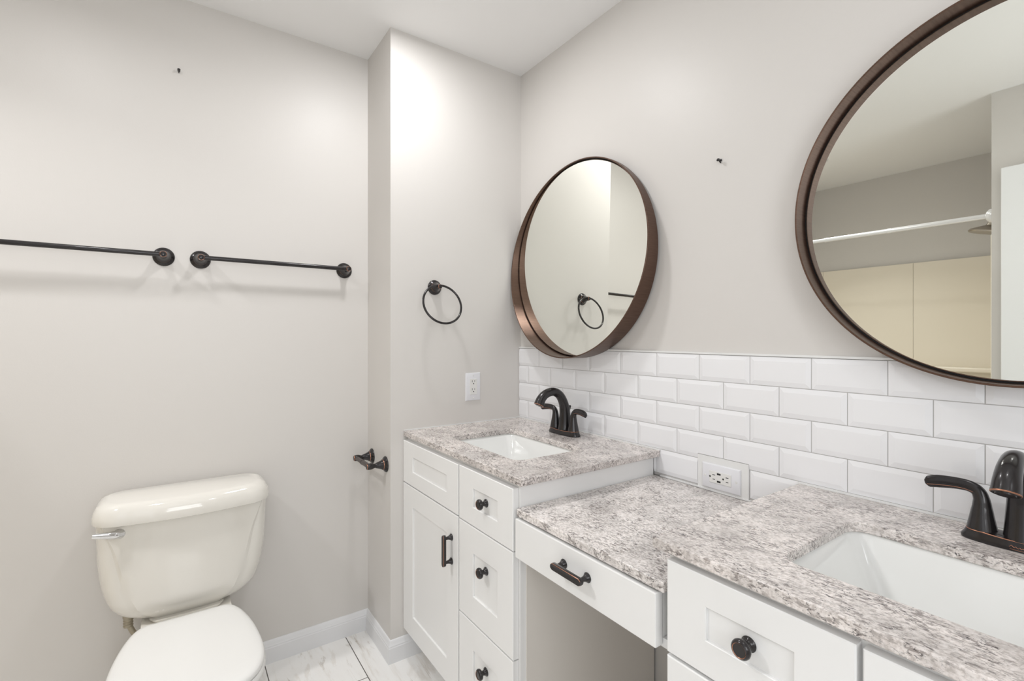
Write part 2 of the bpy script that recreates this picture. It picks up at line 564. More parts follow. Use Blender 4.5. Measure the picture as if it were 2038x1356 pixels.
def face_frame(parent, x0, x1, xm, top):
    bm = bmesh.new()
    for a, b, c, d in ((x0, x0 + 0.038, 0.10, top), (x1 - 0.038, x1, 0.10, top), (xm - 0.025, xm + 0.025, 0.10, top)):
        box(bm, a, b, YFACE, -0.519, c, d)
    for c, d in ((0.10, 0.135), (0.672, 0.702), (top - 0.035, top)):
        box(bm, x0 + 0.038, xm - 0.025, YFACE, -0.519, c, d)
        box(bm, xm + 0.025, x1 - 0.038, YFACE, -0.519, c, d)
    return finish(bm, 'face_frame', M['cabinet'], parent, smooth=0)

TOP = 0.8648
# left vanity cabinet: false front and door on the left, three drawers on the right
v1 = empty('vanity_cabinet', (0, 0, 0))
tag(v1, 'white shaker vanity cabinet against the stub wall, door with vertical pull and three knobbed drawers', 'cabinet')
carcass(v1, 0.0015, 0.757, TOP, False, True)
face_frame(v1, 0.0015, 0.757, 0.4515, TOP)
shaker('false_drawer', v1, 0.003, 0.448, 0.690, 0.8505, 0.088, 0.078, 0.0505, 0.053)
d = shaker('door', v1, 0.003, 0.448, 0.118, 0.686, 0.089, 0.0775, 0.0745, 0.080)
bar_pull(d, 0.405, YDOOR, 0.5695, True)
for z0, z1, rt, rb in ((0.687, 0.852, 0.052, 0.055), (0.399, 0.684, 0.078, 0.077), (0.118, 0.395, 0.078, 0.077)):
    d = shaker('drawer', v1, 0.455, 0.7495, z0, z1, 0.085, 0.0735, rt, rb)
    kz = {0.687: 0.7728, 0.399: 0.5768, 0.118: 0.2870}[z0]
    knob(d, 0.6065, YDOOR + 0.0064, kz)
# side panel skin facing the knee space
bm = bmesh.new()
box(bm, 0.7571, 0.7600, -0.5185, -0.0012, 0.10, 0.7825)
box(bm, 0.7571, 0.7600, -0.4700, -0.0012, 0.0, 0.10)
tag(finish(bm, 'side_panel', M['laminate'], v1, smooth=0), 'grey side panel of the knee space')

# right vanity cabinet, mirrored
v2 = empty('vanity_cabinet', (0, 0, 0))
tag(v2, 'white shaker vanity cabinet nearest the camera, under the counter with the large cropped sink', 'cabinet')
X2, X3 = 1.2285, 1.990
carcass(v2, X2, X3, TOP, True, False)
face_frame(v2, X2, X3, 1.5350, TOP)
for z0, z1, rt, rb in ((0.686, 0.8515, 0.050, 0.0575), (0.399, 0.680, 0.078, 0.077), (0.118, 0.395, 0.078, 0.077)):
    d = shaker('drawer', v2, 1.2355, 1.5310, z0, z1, 0.0765, 0.0765, rt, rb)
    kz = {0.686: 0.7742, 0.399: 0.5768, 0.118: 0.2870}[z0]
    knob(d, 1.3845, YDOOR + 0.0064, kz)
shaker('false_drawer', v2, 1.5385, 1.983, 0.690, 0.8505, 0.078, 0.088, 0.0505, 0.053)
d = shaker('door', v2, 1.5385, 1.983, 0.118, 0.686, 0.0775, 0.089, 0.0745, 0.080)
bar_pull(d, 1.582, YDOOR, 0.5695, True)
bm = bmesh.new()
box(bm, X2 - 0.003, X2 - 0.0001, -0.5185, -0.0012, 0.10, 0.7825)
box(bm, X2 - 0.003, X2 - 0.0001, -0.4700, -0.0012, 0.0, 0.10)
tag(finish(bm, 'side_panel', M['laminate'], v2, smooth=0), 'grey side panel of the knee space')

# drawer unit hung under the low counter
k1 = empty('knee_drawer', (0, 0, 0))
tag(k1, 'plain white slab drawer with one horizontal pull under the low middle counter', 'drawer')
bm = bmesh.new()
box(bm, 0.775, 0.7910, -0.535, -0.05, 0.690, 0.7800)
box(bm, 1.1940, 1.2100, -0.535, -0.05, 0.690, 0.7800)
box(bm, 0.791, 1.194, -0.535, -0.521, 0.690, 0.7800)
box(bm, 0.791, 1.194, -0.064, -0.05, 0.690, 0.7800)
box(bm, 0.791, 1.194, -0.521, -0.064, 0.690, 0.698)
finish(bm, 'drawer_box', M['cabinet'], k1, smooth=0)
bm = bmesh.new()
box(bm, 0.7605, 1.2250, -0.5350, -0.5192, 0.672, 0.6895)
finish(bm, 'rail', M['cabinet'], k1, smooth=0)
bm = bmesh.new()
box(bm, 0.7600, 1.2105, YDOOR, -0.5362, 0.6765, 0.7780)
d = finish(bm, 'drawer_front', M['cabinet'], k1, smooth=0, bevel=0.0018)
bar_pull(d, 0.9925, YDOOR, 0.7345, False)

# ------------------------------------------------------------------ counters, sinks
def counter(name, x0, x1, y0, y1, z0, z1, mat, hole=None):
    bm = bmesh.new()
    outer = [(x0, y0), (x1, y0), (x1, y1), (x0, y1)]
    if not hole:
        box(bm, x0, x1, y0, y1, z0, z1)
    else:
        cx, cy, hx, hy, r = hole
        inner = [(p[0], p[1]) for p in rrect(cx, cy, hx, hy, r, 0, 6)]
        top, bot = [], []
        for z, store in ((z1, top), (z0, bot)):
            vo = [bm.verts.new((x, y, z)) for x, y in outer]
            vi = [bm.verts.new((x, y, z)) for x, y in inner]
            n = len(vi); q = n // 4
            # inner runs (+,+), (-,+), (-,-), (+,-); outer index per corner
            oc = [2, 3, 0, 1]
            for k in range(4):
                seg = vi[k * q:(k + 1) * q]
                co = vo[oc[k]]
                for a, b in zip(seg[:-1], seg[1:]):
                    bm.faces.new((co, a, b))
                bm.faces.new((co, seg[-1], vi[((k + 1) * q) % n], vo[oc[(k + 1) % 4]]))
            store.extend((vo, vi))
        for a, b in ((top[0], bot[0]), (top[1], bot[1])):
            for i in range(len(a)):
                j = (i + 1) % len(a)
                bm.faces.new((a[i], a[j], b[j], b[i]))
    return finish(bm, name, mat, smooth=30, bevel=0.0025, seg=3)

ZC, ZM, TH = 0.885, 0.803, 0.020
HOLE1 = (0.4130, -0.3200, 0.2130, 0.1370, 0.035)
HOLE2 = (1.5980, -0.3120, 0.2130, 0.1470, 0.035)
tag(counter('countertop', 0.0012, 0.7835, -0.5555, -0.0012, ZC - TH, ZC, M['granite'], HOLE1), 'speckled granite countertop around the small left sink, meeting the stub wall', 'countertop')
tag(counter('countertop', 0.7605, 1.2250, -0.5525, -0.0040, ZM - TH, ZM, M['granite_b']), 'lower middle granite countertop below the row of outlet sockets', 'countertop')
tag(counter('countertop', 1.2070, 2.0200, -0.5625, -0.0012, ZC - TH, ZC, M['granite_c'], HOLE2), 'granite countertop in the right foreground around the larger sink', 'countertop')

def sink(label, hole):
    cx, cy, hx, hy, r = hole
    s = empty('sink', (cx, cy, 0.73))
    tag(s, label, 'sink')
    bm = bmesh.new()
    zt = ZC - TH - 0.0006 - 0.73
    e = 0.004
    loops = [rrect(0, 0, hx + 0.022, hy + 0.018, 0.05, zt - 0.014, 8), rrect(0, 0, hx + 0.022, hy + 0.018, 0.05, zt, 8), rrect(0, 0, hx + e, hy + e, r + 0.002, zt, 8), rrect(0, 0, hx - 0.002, hy - 0.001, r, zt - 0.010, 8),
             rrect(0, 0, hx - 0.020, hy - 0.012, r * 0.7, zt - 0.045, 8), rrect(0, 0, hx - 0.050, hy - 0.034, r * 0.55, zt - 0.095, 8),
             rrect(0, 0, hx - 0.066, hy - 0.048, r * 0.6, zt - 0.113, 8), rrect(0, 0, hx - 0.100, hy - 0.075, r * 0.6, zt - 0.120, 8), rrect(0, 0, 0.022, 0.022, 0.021, zt - 0.124, 8)]
    # outside shell
    outer = [rrect(0, 0, 0.03, 0.03, 0.028, 0.0, 8), rrect(0, 0, hx - 0.060, hy - 0.040, r * 0.6, 0.003, 8), rrect(0, 0, hx - 0.005, hy - 0.002, r, zt - 0.05, 8)]
    loft(bm, outer + loops, cap0=True, cap1=True)
    finish(bm, 'basin', M['china'], s, smooth=50)
    bm = bmesh.new()
    lathe(bm, [(0.0, 0.0035), (0.012, 0.003), (0.016, 0.0015), (0.021, 0.001), (0.0215, -0.001)], (0, 0, zt - 0.1225), (0, 0, 1), 24)
    finish(bm, 'drain', M['bronze'], s, smooth=40)
sink('white undermount rectangular sink in the counter beside the stub wall', HOLE1)
sink('large white undermount rectangular sink in the right foreground counter', HOLE2)

# ------------------------------------------------------------------ faucets
def faucet(x, y, label, emblem):
    f = empty('faucet', (x, y, ZC))
    tag(f, label, 'faucet')
    B, K = M['bronze'], M['copper']
    bm = bmesh.new()
    def base(hl, hd, z, n=48, pinch=0.0):
        out = []
        for i in range(n):
            t = 2 * PI * i / n
            cx, sx = math.cos(t), math.sin(t)
            px = (abs(cx) ** 0.72) * (1 if cx >= 0 else -1) * hl
            py = (abs(sx) ** 0.72) * (1 if sx >= 0 else -1) * hd
            py *= 1 - pinch * max(0, math.cos(px / hl * PI * 1.5)) * (abs(px) < hl * 0.9)
            out.append((px, py, z + 0.004 * (abs(px) / hl) ** 2))
        return out
    loft(bm, [base(0.0790, 0.0270, -0.0039), base(0.0795, 0.0275, 0.001), base(0.0750, 0.0255, 0.008), base(0.0715, 0.0240, 0.0160)], cap1=False)
    loft(bm, [base(0.0715, 0.0240, 0.0160), base(0.0708, 0.0234, 0.0172)], False, False, 1)
    loft(bm, [base(0.0708, 0.0234, 0.0172), base(0.060, 0.016, 0.0182)], False, True)
    for v in bm.verts:
        if v.co.z < 0.0002:
            v.co.z = 0.0002
    finish(bm, 'base_plate', [B, K], f, smooth=40)
    # spout
    bm = bmesh.new()
    path = [(0, 0.000, 0.014), (0, 0.003, 0.045), (0, 0.003, 0.085), (0, -0.004, 0.118), (0, -0.024, 0.149), (0, -0.054, 0.163), (0, -0.088, 0.157), (0, -0.110, 0.140), (0, -0.121, 0.1195)]
    rad = [0.0245, 0.0225, 0.0200, 0.0180, 0.0165, 0.0158, 0.0160, 0.0172, 0.0188]
    tube(bm, path, rad, 24, 6, up=(1, 0, 0))
    tip, dirn = Vector((0, -0.121, 0.1195)), Vector((0, -0.46, -0.89)).normalized()
    finish(bm, 'spout', [B, K], f, smooth=50)
    bm = bmesh.new()
    lathe(bm, [(0.0, 0.0005), (0.0188, 0.0), (0.0190, 0.0014), (0.0176, 0.0022), (0.0130, 0.0022), (0.0125, 0.0040), (0.0, 0.0040)], tip, dirn, 28, [1, 1, 1, 0, 0, 0])
    finish(bm, 'aerator', [B, K], f, smooth=40)
    # handles
    for s in (-1, 1):
        bm = bmesh.new()
        cx = 0.0510 * s
        path = [(cx, 0, 0.0175), (cx, 0, 0.040), (cx, 0, 0.060), (cx + 0.001 * s, 0, 0.074), (cx + 0.006 * s, 0, 0.086), (cx + 0.018 * s, -0.001, 0.0925), (cx + 0.038 * s, -0.003, 0.0935), (cx + 0.060 * s, -0.006, 0.0915), (cx + 0.074 * s, -0.008, 0.0880), (cx + 0.0795 * s, -0.0085, 0.0868)]
        rad = [0.0215, 0.0172, 0.0135, 0.0115, 0.0105, 0.0105, 0.0112, 0.0122, 0.0108, 0.0045]
        flat = [1, 1, 1, 1, 0.85, 0.62, 0.47, 0.43, 0.45, 0.6]
        tube(bm, path, rad, 24, 6, flat=flat, up=(0, 1, 0) if False else (1, 0, 0) if False else (0, 1, 0))
        # copper wear along the lever's lower edge
        tube(bm, [(cx + 0.010 * s, -0.0098, 0.0845), (cx + 0.022 * s, -0.0112, 0.0880), (cx + 0.040 * s, -0.0142, 0.0888), (cx + 0.060 * s, -0.0180, 0.0872), (cx + 0.074 * s, -0.0178, 0.0850)], [0.0003, 0.0005, 0.0005, 0.0005, 0.0003], 8, 4, mi=1)
        lathe(bm, [(0.0216, 0.0), (0.0219, 0.0007), (0.0214, 0.0014)], (cx, 0, 0.0176), (0, 0, 1), 28, [1, 1])
        finish(bm, 'handle', [B, K], f, smooth=50)
    bm = bmesh.new()
    lathe(bm, [(0.0, 0.0), (0.003, 0.0), (0.003, 0.072), (0.0050, 0.078), (0.0080, 0.090), (0.0076, 0.0945), (0.0, 0.0955)], (0, 0.024, 0.012), (0, 0, 1), 16)
    finish(bm, 'lift_rod', B, f, smooth=40)
    if emblem:
        bm = bmesh.new()
        pts = [(-0.012, 0.0022), (-0.009, 0.0052), (-0.006, 0.0022), (-0.004, 0.0040), (-0.001, 0.0016), (0.001, 0.0040), (0.003, 0.0018), (0.005, 0.0036), (0.007, 0.0016), (0.009, 0.0034), (0.012, 0.0020)]
        tube(bm, [(px, -0.0262, 0.0075 + pz - 0.003) for px, pz in pts], 0.00038, 6, 4)
        tube(bm, [(-0.011, -0.0268, 0.0038), (0.0, -0.0270, 0.0033), (0.012, -0.0266, 0.0040)], 0.00035, 6, 4)
        finish(bm, 'emblem', K, f, smooth=40)
    return f
faucet(0.404, -0.0790, 'dark bronze two handle faucet behind the small left sink', False)
faucet(1.609, -0.0790, 'dark bronze faucet at the right edge behind the larger sink', True)

# ------------------------------------------------------------------ round mirrors
def mirror(xc, zc, r, depth, taper, yb, gy, gtilt, label):
    """round deep frame; the front rim leans by `taper` (radians), the glass sits inside"""
    m = empty('round_mirror', (xc, yb, zc))
    tag(m, label, 'mirror')
    t, n = 0.0042, 160
    kt = math.tan(taper)
    def loop(rad, f, inset=0.0):
        out = []
        for i in range(n):
            a = 2 * PI * i / n
            x, z = rad * math.cos(a), rad * math.sin(a)
            out.append((x, -f * (depth - kt * z) + inset, z))
        return out
    bm = bmesh.new()
    L = [loop(r - t, 0.0), loop(r, 0.0), loop(r, 1.0, 0.0006), loop(r - 0.0006, 1.0), loop(r - t + 0.0006, 1.0), loop(r - t, 1.0, 0.0006), loop(r - t, 0.0)]
    loft(bm, L, False, False)
    finish(bm, 'frame', M['frame'], m, smooth=40)
    bm = bmesh.new()
    lathe(bm, [(0.0, 0.001), (r - t - 0.0002, 0.001), (r - t - 0.0002, 0.004), (r - t - 0.004, 0.004), (0.0, 0.004)], (0, 0, 0), (0, -1, 0), n)
    finish(bm, 'backing', M['gap'], m, smooth=40)
    bm = bmesh.new()
    ri = r - t - 0.0042
    lathe(bm, [(0.0, -0.0035), (ri, -0.0035), (ri, -0.0012), (ri - 0.0020, 0.0), (0.0, 0.0)], (0, 0, 0), (0, -1, 0), n, [1, 1, 1, 0])
    g = finish(bm, 'mirror_glass', [M['mirror'], M['silver']], m, (0, gy - yb, 0), smooth=0)
    g.rotation_euler = (-gtilt, 0, 0)
    return m
mirror(0.3950, 1.5520, 0.3815, 0.0500, 0.0900, -0.0014, -0.0150, 0.015, 'bronze framed round mirror over the left sink, showing the towel ring')
mirror(1.5920, 1.5335, 0.3720, 0.0490, 0.0, -0.0014, -0.0100, 0.0, 'bronze framed round mirror cropped by the right edge, showing the shower')

# ------------------------------------------------------------------ toilet
def toilet():
    T = empty('toilet', (XB, -1.2535, 0))
    tag(T, 'white two piece toilet with closed lid standing against the left wall', 'toilet')
    P = M['toilet']
    def hw(z):
        tab = [(0.372, 0.125), (0.376, 0.148), (0.384, 0.167), (0.397, 0.186), (0.418, 0.202), (0.450, 0.215), (0.50, 0.2255), (0.56, 0.2315), (0.70, 0.2345)]
        for (a, b), (c, d_) in zip(tab[:-1], tab[1:]):
            if z <= c:
                return b + (d_ - b) * max(0, (z - a)) / (c - a)
        return tab[-1][1]
    def crease(z):
        tab = [(0.372, 0.085), (0.42, 0.128), (0.47, 0.150), (0.53, 0.164), (0.60, 0.180), (0.65, 0.200), (0.70, 0.2180)]
        for (a, b), (c, d_) in zip(tab[:-1], tab[1:]):
            if z <= c:
                return b + (d_ - b) * max(0, (z - a)) / (c - a)
        return tab[-1][1]
    def section(z):
        w, c = hw(z), crease(z)
        c = min(c, w * 0.955)
        k = min(1.0, (z - 0.372) / 0.05)
        xf = 0.185 + 0.030 * math.sin(min(1, k) * PI / 2)
        xback = 0.022
        bulge = 0.030
        pts = []
        n = 18
        # front face from -c to +c
        xe = xf - bulge * (c / 0.21) ** 2
        for i in range(n + 1):
            t = -1 + 2 * i / n
            pts.append((xf - bulge * (c * t / 0.21) ** 2, c * t, z))
        # right side: from the crease round to the back
        m_ = 12
        for i in range(1, m_ + 1):
            t = i / m_ * PI / 2
            yy = c + (w - c) * math.sin(t) ** 0.9
            xx = xback + 0.075 + (xe - 0.008 - xback - 0.075) * math.cos(t) ** 0.75 if i < m_ else xback + 0.075
            pts.append((xx, yy, z))
        pts.append((xback + 0.02, w * 0.99, z))
        pts.append((xback, w * 0.95, z))
        pts.append((xback, -w * 0.95, z))
        pts.append((xback + 0.02, -w * 0.99, z))
        for i in range(m_, 0, -1):
            t = i / m_ * PI / 2
            yy = c + (w - c) * math.sin(t) ** 0.9
            xx = xback + 0.075 + (xe - 0.008 - xback - 0.075) * math.cos(t) ** 0.75 if i < m_ else xback + 0.075
            pts.append((xx, -yy, z))
        return pts
    bm = bmesh.new()
    zs = [0.372, 0.374, 0.378, 0.384, 0.392, 0.404, 0.420, 0.440, 0.465, 0.49, 0.515, 0.545, 0.58, 0.61, 0.64, 0.662, 0.6870]
    loft(bm, [section(z) for z in zs])
    finish(bm, 'tank', P, T, smooth=28)
    # lid
    def lid(k, z, n=20):
        pts = []
        w = 0.2400 - k; xf = 0.239 - k; xb = 0.014 + k * 0.6
        rr = 0.075
        def front(y): return xf - 0.038 * (y / 0.2415) ** 2
        yc = w - rr
        for i in range(n + 1):
            y = -yc + 2 * yc * i / n
            pts.append((front(y), y, z))
        xc = front(yc) - rr * 0.95
        for i in range(1, 11):
            t = i / 10 * PI / 2
            pts.append((xc + (front(yc) - xc) * math.cos(t), yc + rr * math.sin(t), z))
        r2 = 0.045
        for i in range(0, 7):
            t = i / 6 * PI / 2
            pts.append((xb + r2 - r2 * math.sin(t), w - r2 + r2 * math.cos(t), z))
        for i in range(6, -1, -1):
            t = i / 6 * PI / 2
            pts.append((xb + r2 - r2 * math.sin(t), -(w - r2 + r2 * math.cos(t)), z))
        for i in range(10, 0, -1):
            t = i / 10 * PI / 2
            pts.append((xc + (front(yc) - xc) * math.cos(t), -(yc + rr * math.sin(t)), z))
        return pts
    bm = bmesh.new()
    loft(bm, [lid(0.014, 0.6873), lid(0.005, 0.6875), lid(0.001, 0.6900), lid(0.0, 0.696), lid(0.0006, 0.708), lid(0.004, 0.724), lid(0.012, 0.7375), lid(0.024, 0.7460), lid(0.034, 0.7488)])
    finish(bm, 'tank_lid', P, T, smooth=40)
    # lever
    bm = bmesh.new()
    ly, lz = -0.1690, 0.6605
    lathe(bm, [(0.0, 0.0), (0.0165, 0.0), (0.0168, 0.004), (0.0150, 0.011), (0.0105, 0.0155), (0.0, 0.0165)], (0.186, ly, lz), (0.96, -0.28, 0), 28)
    tube(bm, [(0.194, ly + 0.002, lz), (0.206, ly - 0.012, lz + 0.002), (0.213, ly - 0.035, lz + 0.007), (0.215, ly - 0.062, lz + 0.012)], [0.0135, 0.0125, 0.0095, 0.0065], 16, 5, flat=[0.9, 0.75, 0.5, 0.4], up=(1, 0, 0))
    tag(finish(bm, 'flush_lever', M['chrome'], T, smooth=45), 'chrome flush lever')
    # bowl
    def egg(s, x0, x1, w, z, n=56, back=0.62):
        pts = []
        for i in range(n):
            t = 2 * PI * i / n
            c, q = math.cos(t), math.sin(t)
            if c >= 0:
                x = x0 + (x1 - x0) * (0.56 + 0.44 * c)
            else:
                x = x0 + (x1 - x0) * (0.56 + 0.56 * c)
            y = w * q
            if c < 0:
                y = w * (abs(q) ** back) * (1 if q > 0 else -1 if q < 0 else 0)
            pts.append((x, y, z))
        return pts
    bm = bmesh.new()
    loops = [egg(1, 0.10, 0.56, 0.112, 0.0), egg(1, 0.10, 0.56, 0.112, 0.018), egg(1, 0.115, 0.545, 0.098, 0.05), egg(1, 0.13, 0.55, 0.094, 0.12), egg(1, 0.14, 0.585, 0.105, 0.19),
             egg(1, 0.17, 0.640, 0.132, 0.26), egg(1, 0.20, 0.690, 0.158, 0.315), egg(1, 0.225, 0.715, 0.172, 0.345), egg(1, 0.232, 0.722, 0.1755, 0.358), egg(1, 0.238, 0.716, 0.170, 0.3640)]
    loft(bm, loops)
    # deck that carries the tank
    loft(bm, [rrect(0.165, 0, 0.130, 0.085, 0.03, 0.20), rrect(0.165, 0, 0.135, 0.105, 0.03, 0.30), rrect(0.160, 0, 0.138, 0.118, 0.02, 0.355), rrect(0.158, 0, 0.136, 0.120, 0.02, 0.3640)])
    loft(bm, [rrect(0.120, 0, 0.085, 0.090, 0.03, 0.3600), rrect(0.120, 0, 0.086, 0.100, 0.03, 0.3724)])
    finish(bm, 'bowl', P, T, smooth=40)
    def seat_outline(k, z):
        half = [(0.272, 0.080), (0.2735, 0.100), (0.279, 0.110), (0.292, 0.1215), (0.320, 0.1345), (0.365, 0.1475), (0.42, 0.1585), (0.48, 0.1655), (0.545, 0.1690), (0.60, 0.1665), (0.645, 0.155), (0.68, 0.134), (0.705, 0.103), (0.719, 0.065), (0.7245, 0.025)]
        c = Vector((0.49, 0, 0))
        pts = [(x, y) for x, y in half] + [(x, -y) for x, y in half[::-1]]
        sm = []
        N = len(pts)
        for i in range(N):
            p0, p1, p2, p3 = [Vector(pts[(i + j) % N]) for j in (-1, 0, 1, 2)]
            for q in range(3):
                t = q / 3
                sm.append(0.5 * ((2 * p1) + (p2 - p0) * t + (2 * p0 - 5 * p1 + 4 * p2 - p3) * t * t + (3 * p1 - p0 - 3 * p2 + p3) * t ** 3))
        out = []
        for p in sm:
            dx, dy = p.x - 0.49, p.y
            L = math.hypot(dx, dy)
            f_ = (L - k) / L
            out.append((0.480 + dx * f_, dy * f_ * 1.035 - 0.004, z))
        return out
    bm = bmesh.new()
    loft(bm, [seat_outline(0.006, 0.3645), seat_outline(-0.002, 0.3665), seat_outline(-0.003, 0.373), seat_outline(0.000, 0.3795), seat_outline(0.010, 0.3810)])
    finish(bm, 'seat', M['plastic'], T, smooth=40)
    bm = bmesh.new()
    loft(bm, [seat_outline(0.008, 0.3818), seat_outline(0.001, 0.3830), seat_outline(0.0, 0.389), seat_outline(0.003, 0.3950), seat_outline(0.010, 0.3985), seat_outline(0.024, 0.4005), seat_outline(0.06, 0.4015)])
    finish(bm, 'seat_lid', M['plastic'], T, smooth=40)
    # supply hose with its nut
    bm = bmesh.new()
    sy = -0.156
    tube(bm, [(0.105, sy, 0.368), (0.106, sy + 0.002, 0.340), (0.116, sy + 0.012, 0.318), (0.128, sy + 0.028, 0.292), (0.118, sy + 0.02, 0.24), (0.075, sy - 0.01, 0.19), (0.04, sy - 0.03, 0.185), (0.001, sy - 0.03, 0.185)], 0.0078, 14, 6)
    tag(finish(bm, 'supply_hose', M['braid'], T, smooth=50), 'braided metal supply hose')
    bm = bmesh.new()
    lathe(bm, [(0.0, 0.0), (0.0125, 0.0), (0.0135, 0.004), (0.0115, 0.008), (0.0135, 0.012), (0.0115, 0.016), (0.0135, 0.020), (0.0120, 0.024), (0.0145, 0.030), (0.0145, 0.040), (0.0, 0.040)], (0.105, sy, 0.3330), (0, 0, 1), 20)
    tag(finish(bm, 'coupling_nut', M['braid'], T, smooth=30), 'tan ribbed coupling nut')
toilet()

# ------------------------------------------------------------------ towel bars, ring, paper holder
def post(bm, origin, axis, reach, R=0.0315, head=0.0115):
    prof = [(0.0, 0.0), (R, 0.0), (R * 1.01, 0.0018), (R * 0.96, 0.0045), (R * 0.80, 0.0085), (R * 0.70, 0.0100), (R * 0.66, 0.0125), (R * 0.66, 0.0145), (R * 0.645, 0.0153), (R * 0.54, 0.0200),
            (R * 0.44, 0.0290), (R * 0.33, 0.0400), (R * 0.27, reach - 0.0235), (R * 0.29, reach - 0.018), (head * 0.90, reach - 0.0125), (head, reach - 0.006), (head * 0.99, reach + 0.003), (head * 0.90, reach + 0.0085),
            (head * 0.78, reach + 0.0105), (head * 0.70, reach + 0.0100), (head * 0.4, reach + 0.0112), (0.0, reach + 0.0115)]
    mis = [0] * 21
    mis[6] = 1; mis[17] = 1
    lathe(bm, prof, origin, axis, 32, mis)

def towel_bar(ya, yb, z, label):
    T = empty('towel_bar', (XB, (ya + yb) / 2, z))
    tag(T, label, 'towel bar')
    reach = 0.062
    for y in (ya, yb):
        bm = bmesh.new()
        post(bm, (0, y - (ya + yb) / 2, 0), (1, 0, 0), reach)
        finish(bm, 'post', [M['bronze'], M['copper']], T, smooth=40)
    bm = bmesh.new()
    h = (yb - ya) / 2 - 0.006
    tube(bm, [(reach, -h, 0), (reach, h, 0)], 0.0080, 20, 1)
    finish(bm, 'bar', M['bronze'], T, smooth=40)
towel_bar(-1.930, -1.3200, 1.5290, 'dark bronze towel bar at the left edge, cropped by the picture')
towel_bar(-1.2133, -0.7082, 1.5285, 'shorter dark bronze towel bar nearer the corner above the toilet')

R = empty('towel_ring', (0, -0.4225, 1.4525))
tag(R, 'dark bronze towel ring on the stub wall above the outlet', 'towel ring')
bm = bmesh.new()
post(bm, (0, 0, 0), (1, 0, 0), 0.044, 0.0300, 0.0100)
finish(bm, 'mount', [M['bronze'], M['copper']], R, smooth=40)
bm = bmesh.new()
a, b = -0.025, 0.330
u = Vector((-math.sin(a), math.cos(a), 0))
w = Vector((-math.cos(a) * math.sin(b), -math.sin(a) * math.sin(b), math.cos(b)))
tube(bm, ring_pts((0.0690, 0.0020, -0.0713), 0.0808, u, w, 72), 0.0044, 14, closed=True)
finish(bm, 'ring', M['bronze'], R, smooth=60)

H = empty('toilet_paper_holder', (-0.1310, YS, 0.7515))
tag(H, 'empty dark bronze toilet paper holder on the side of the stub wall', 'toilet paper holder')
for sx in (-1, 1):
    bm = bmesh.new()
    post(bm, (sx * 0.0805, 0, 0), (0, -1, 0), 0.066, 0.0310, 0.0125)
    finish(bm, 'post', [M['bronze'], M['copper']], H, smooth=40)
bm = bmesh.new()
lathe(bm, [(0.0, -0.0690), (0.0085, -0.0690), (0.0085, -0.002), (0.0102, -0.002), (0.0102, 0.002), (0.0092, 0.002), (0.0092, 0.0690), (0.0, 0.0690)], (0, -0.066, 0), (1, 0, 0), 24)
tag(finish(bm, 'roller', M['roller'], H, smooth=40), 'spring roller bar')

# ------------------------------------------------------------------ outlets
def outlet(name, label, w, h, usb):
    """built in the local x (across) / z (up) plane, facing -y"""
    O = empty(name)
    tag(O, label, 'outlet')
    bm = bmesh.new()
    e = 0.004
    loops = []
    for k, yy in ((0, 0.0), (0, -0.0022), (0.0012, -0.0042), (e, -0.0056)):
        loops.append([(-w / 2 + k, yy, -h / 2 + k), (w / 2 - k, yy, -h / 2 + k), (w / 2 - k, yy, h / 2 - k), (-w / 2 + k, yy, h / 2 - k)])
    loft(bm, loops)
    finish(bm, 'cover_plate', M['cover'], O, smooth=30)
    dw, dh = (0.067, 0.0335) if usb else (0.0335, 0.067)
    bm = bmesh.new()
    box(bm, -dw / 2, dw / 2, -0.0074, -0.0050, -dh / 2, dh / 2)
    finish(bm, 'receptacle', M['plastic'], O, smooth=0, bevel=0.0008)
    bm = bmesh.new()
    yy = -0.00748
    def slot(cx, cz, sw, sh):
        box(bm, cx - sw / 2, cx + sw / 2, yy, -0.0068, cz - sh / 2, cz + sh / 2)
    def hole(cx, cz, r):
        lathe(bm, [(0.0, 0.0), (r, 0.0), (r, 0.0006), (0.0, 0.0006)], (cx, -0.0070, cz), (0, -1, 0), 14)
    if usb:
        for ox in (-0.022, 0.019):
            slot(ox + 0.003, 0.0063, 0.0085, 0.0021)
            slot(ox + 0.003, -0.0063, 0.0075, 0.0021)
            hole(ox - 0.009, 0.0, 0.0026)
        slot(-0.0035, 0.0108, 0.0115, 0.0052)
        slot(-0.0035, -0.0108, 0.0115, 0.0052)
    else:
        for oz in (0.0205, -0.0135):
            slot(-0.0058, oz + 0.003, 0.0019, 0.0085)
            slot(0.0060, oz + 0.003, 0.0019, 0.0070)
            hole(0.0, oz - 0.0075, 0.0024)
    tag(finish(bm, 'slots', M['slot'], O, smooth=0), 'dark slots')
    for s in (-1, 1):
        bm = bmesh.new()
        c = (s * (w / 2 - 0.011), -0.0055, 0) if usb else (0, -0.0055, s * (h / 2 - 0.011))
        lathe(bm, [(0.0033, 0.0), (0.0030, 0.0007), (0.0, 0.0010)], c, (0, -1, 0), 14)
        finish(bm, 'screw', M['plastic'], O, smooth=40)
    return O
o = outlet('electrical_outlet', 'white upright outlet on the stub wall beside the left faucet', 0.0718, 0.1180, False)
o.location = (0.0002, -0.2438, 1.0395); o.rotation_euler = (0, 0, PI / 2)
o = outlet('electrical_outlet', 'white sideways outlet with charging ports in the tile above the low counter', 0.1180, 0.0715, True)
o.location = (0.9975, -0.0013, 0.8475)

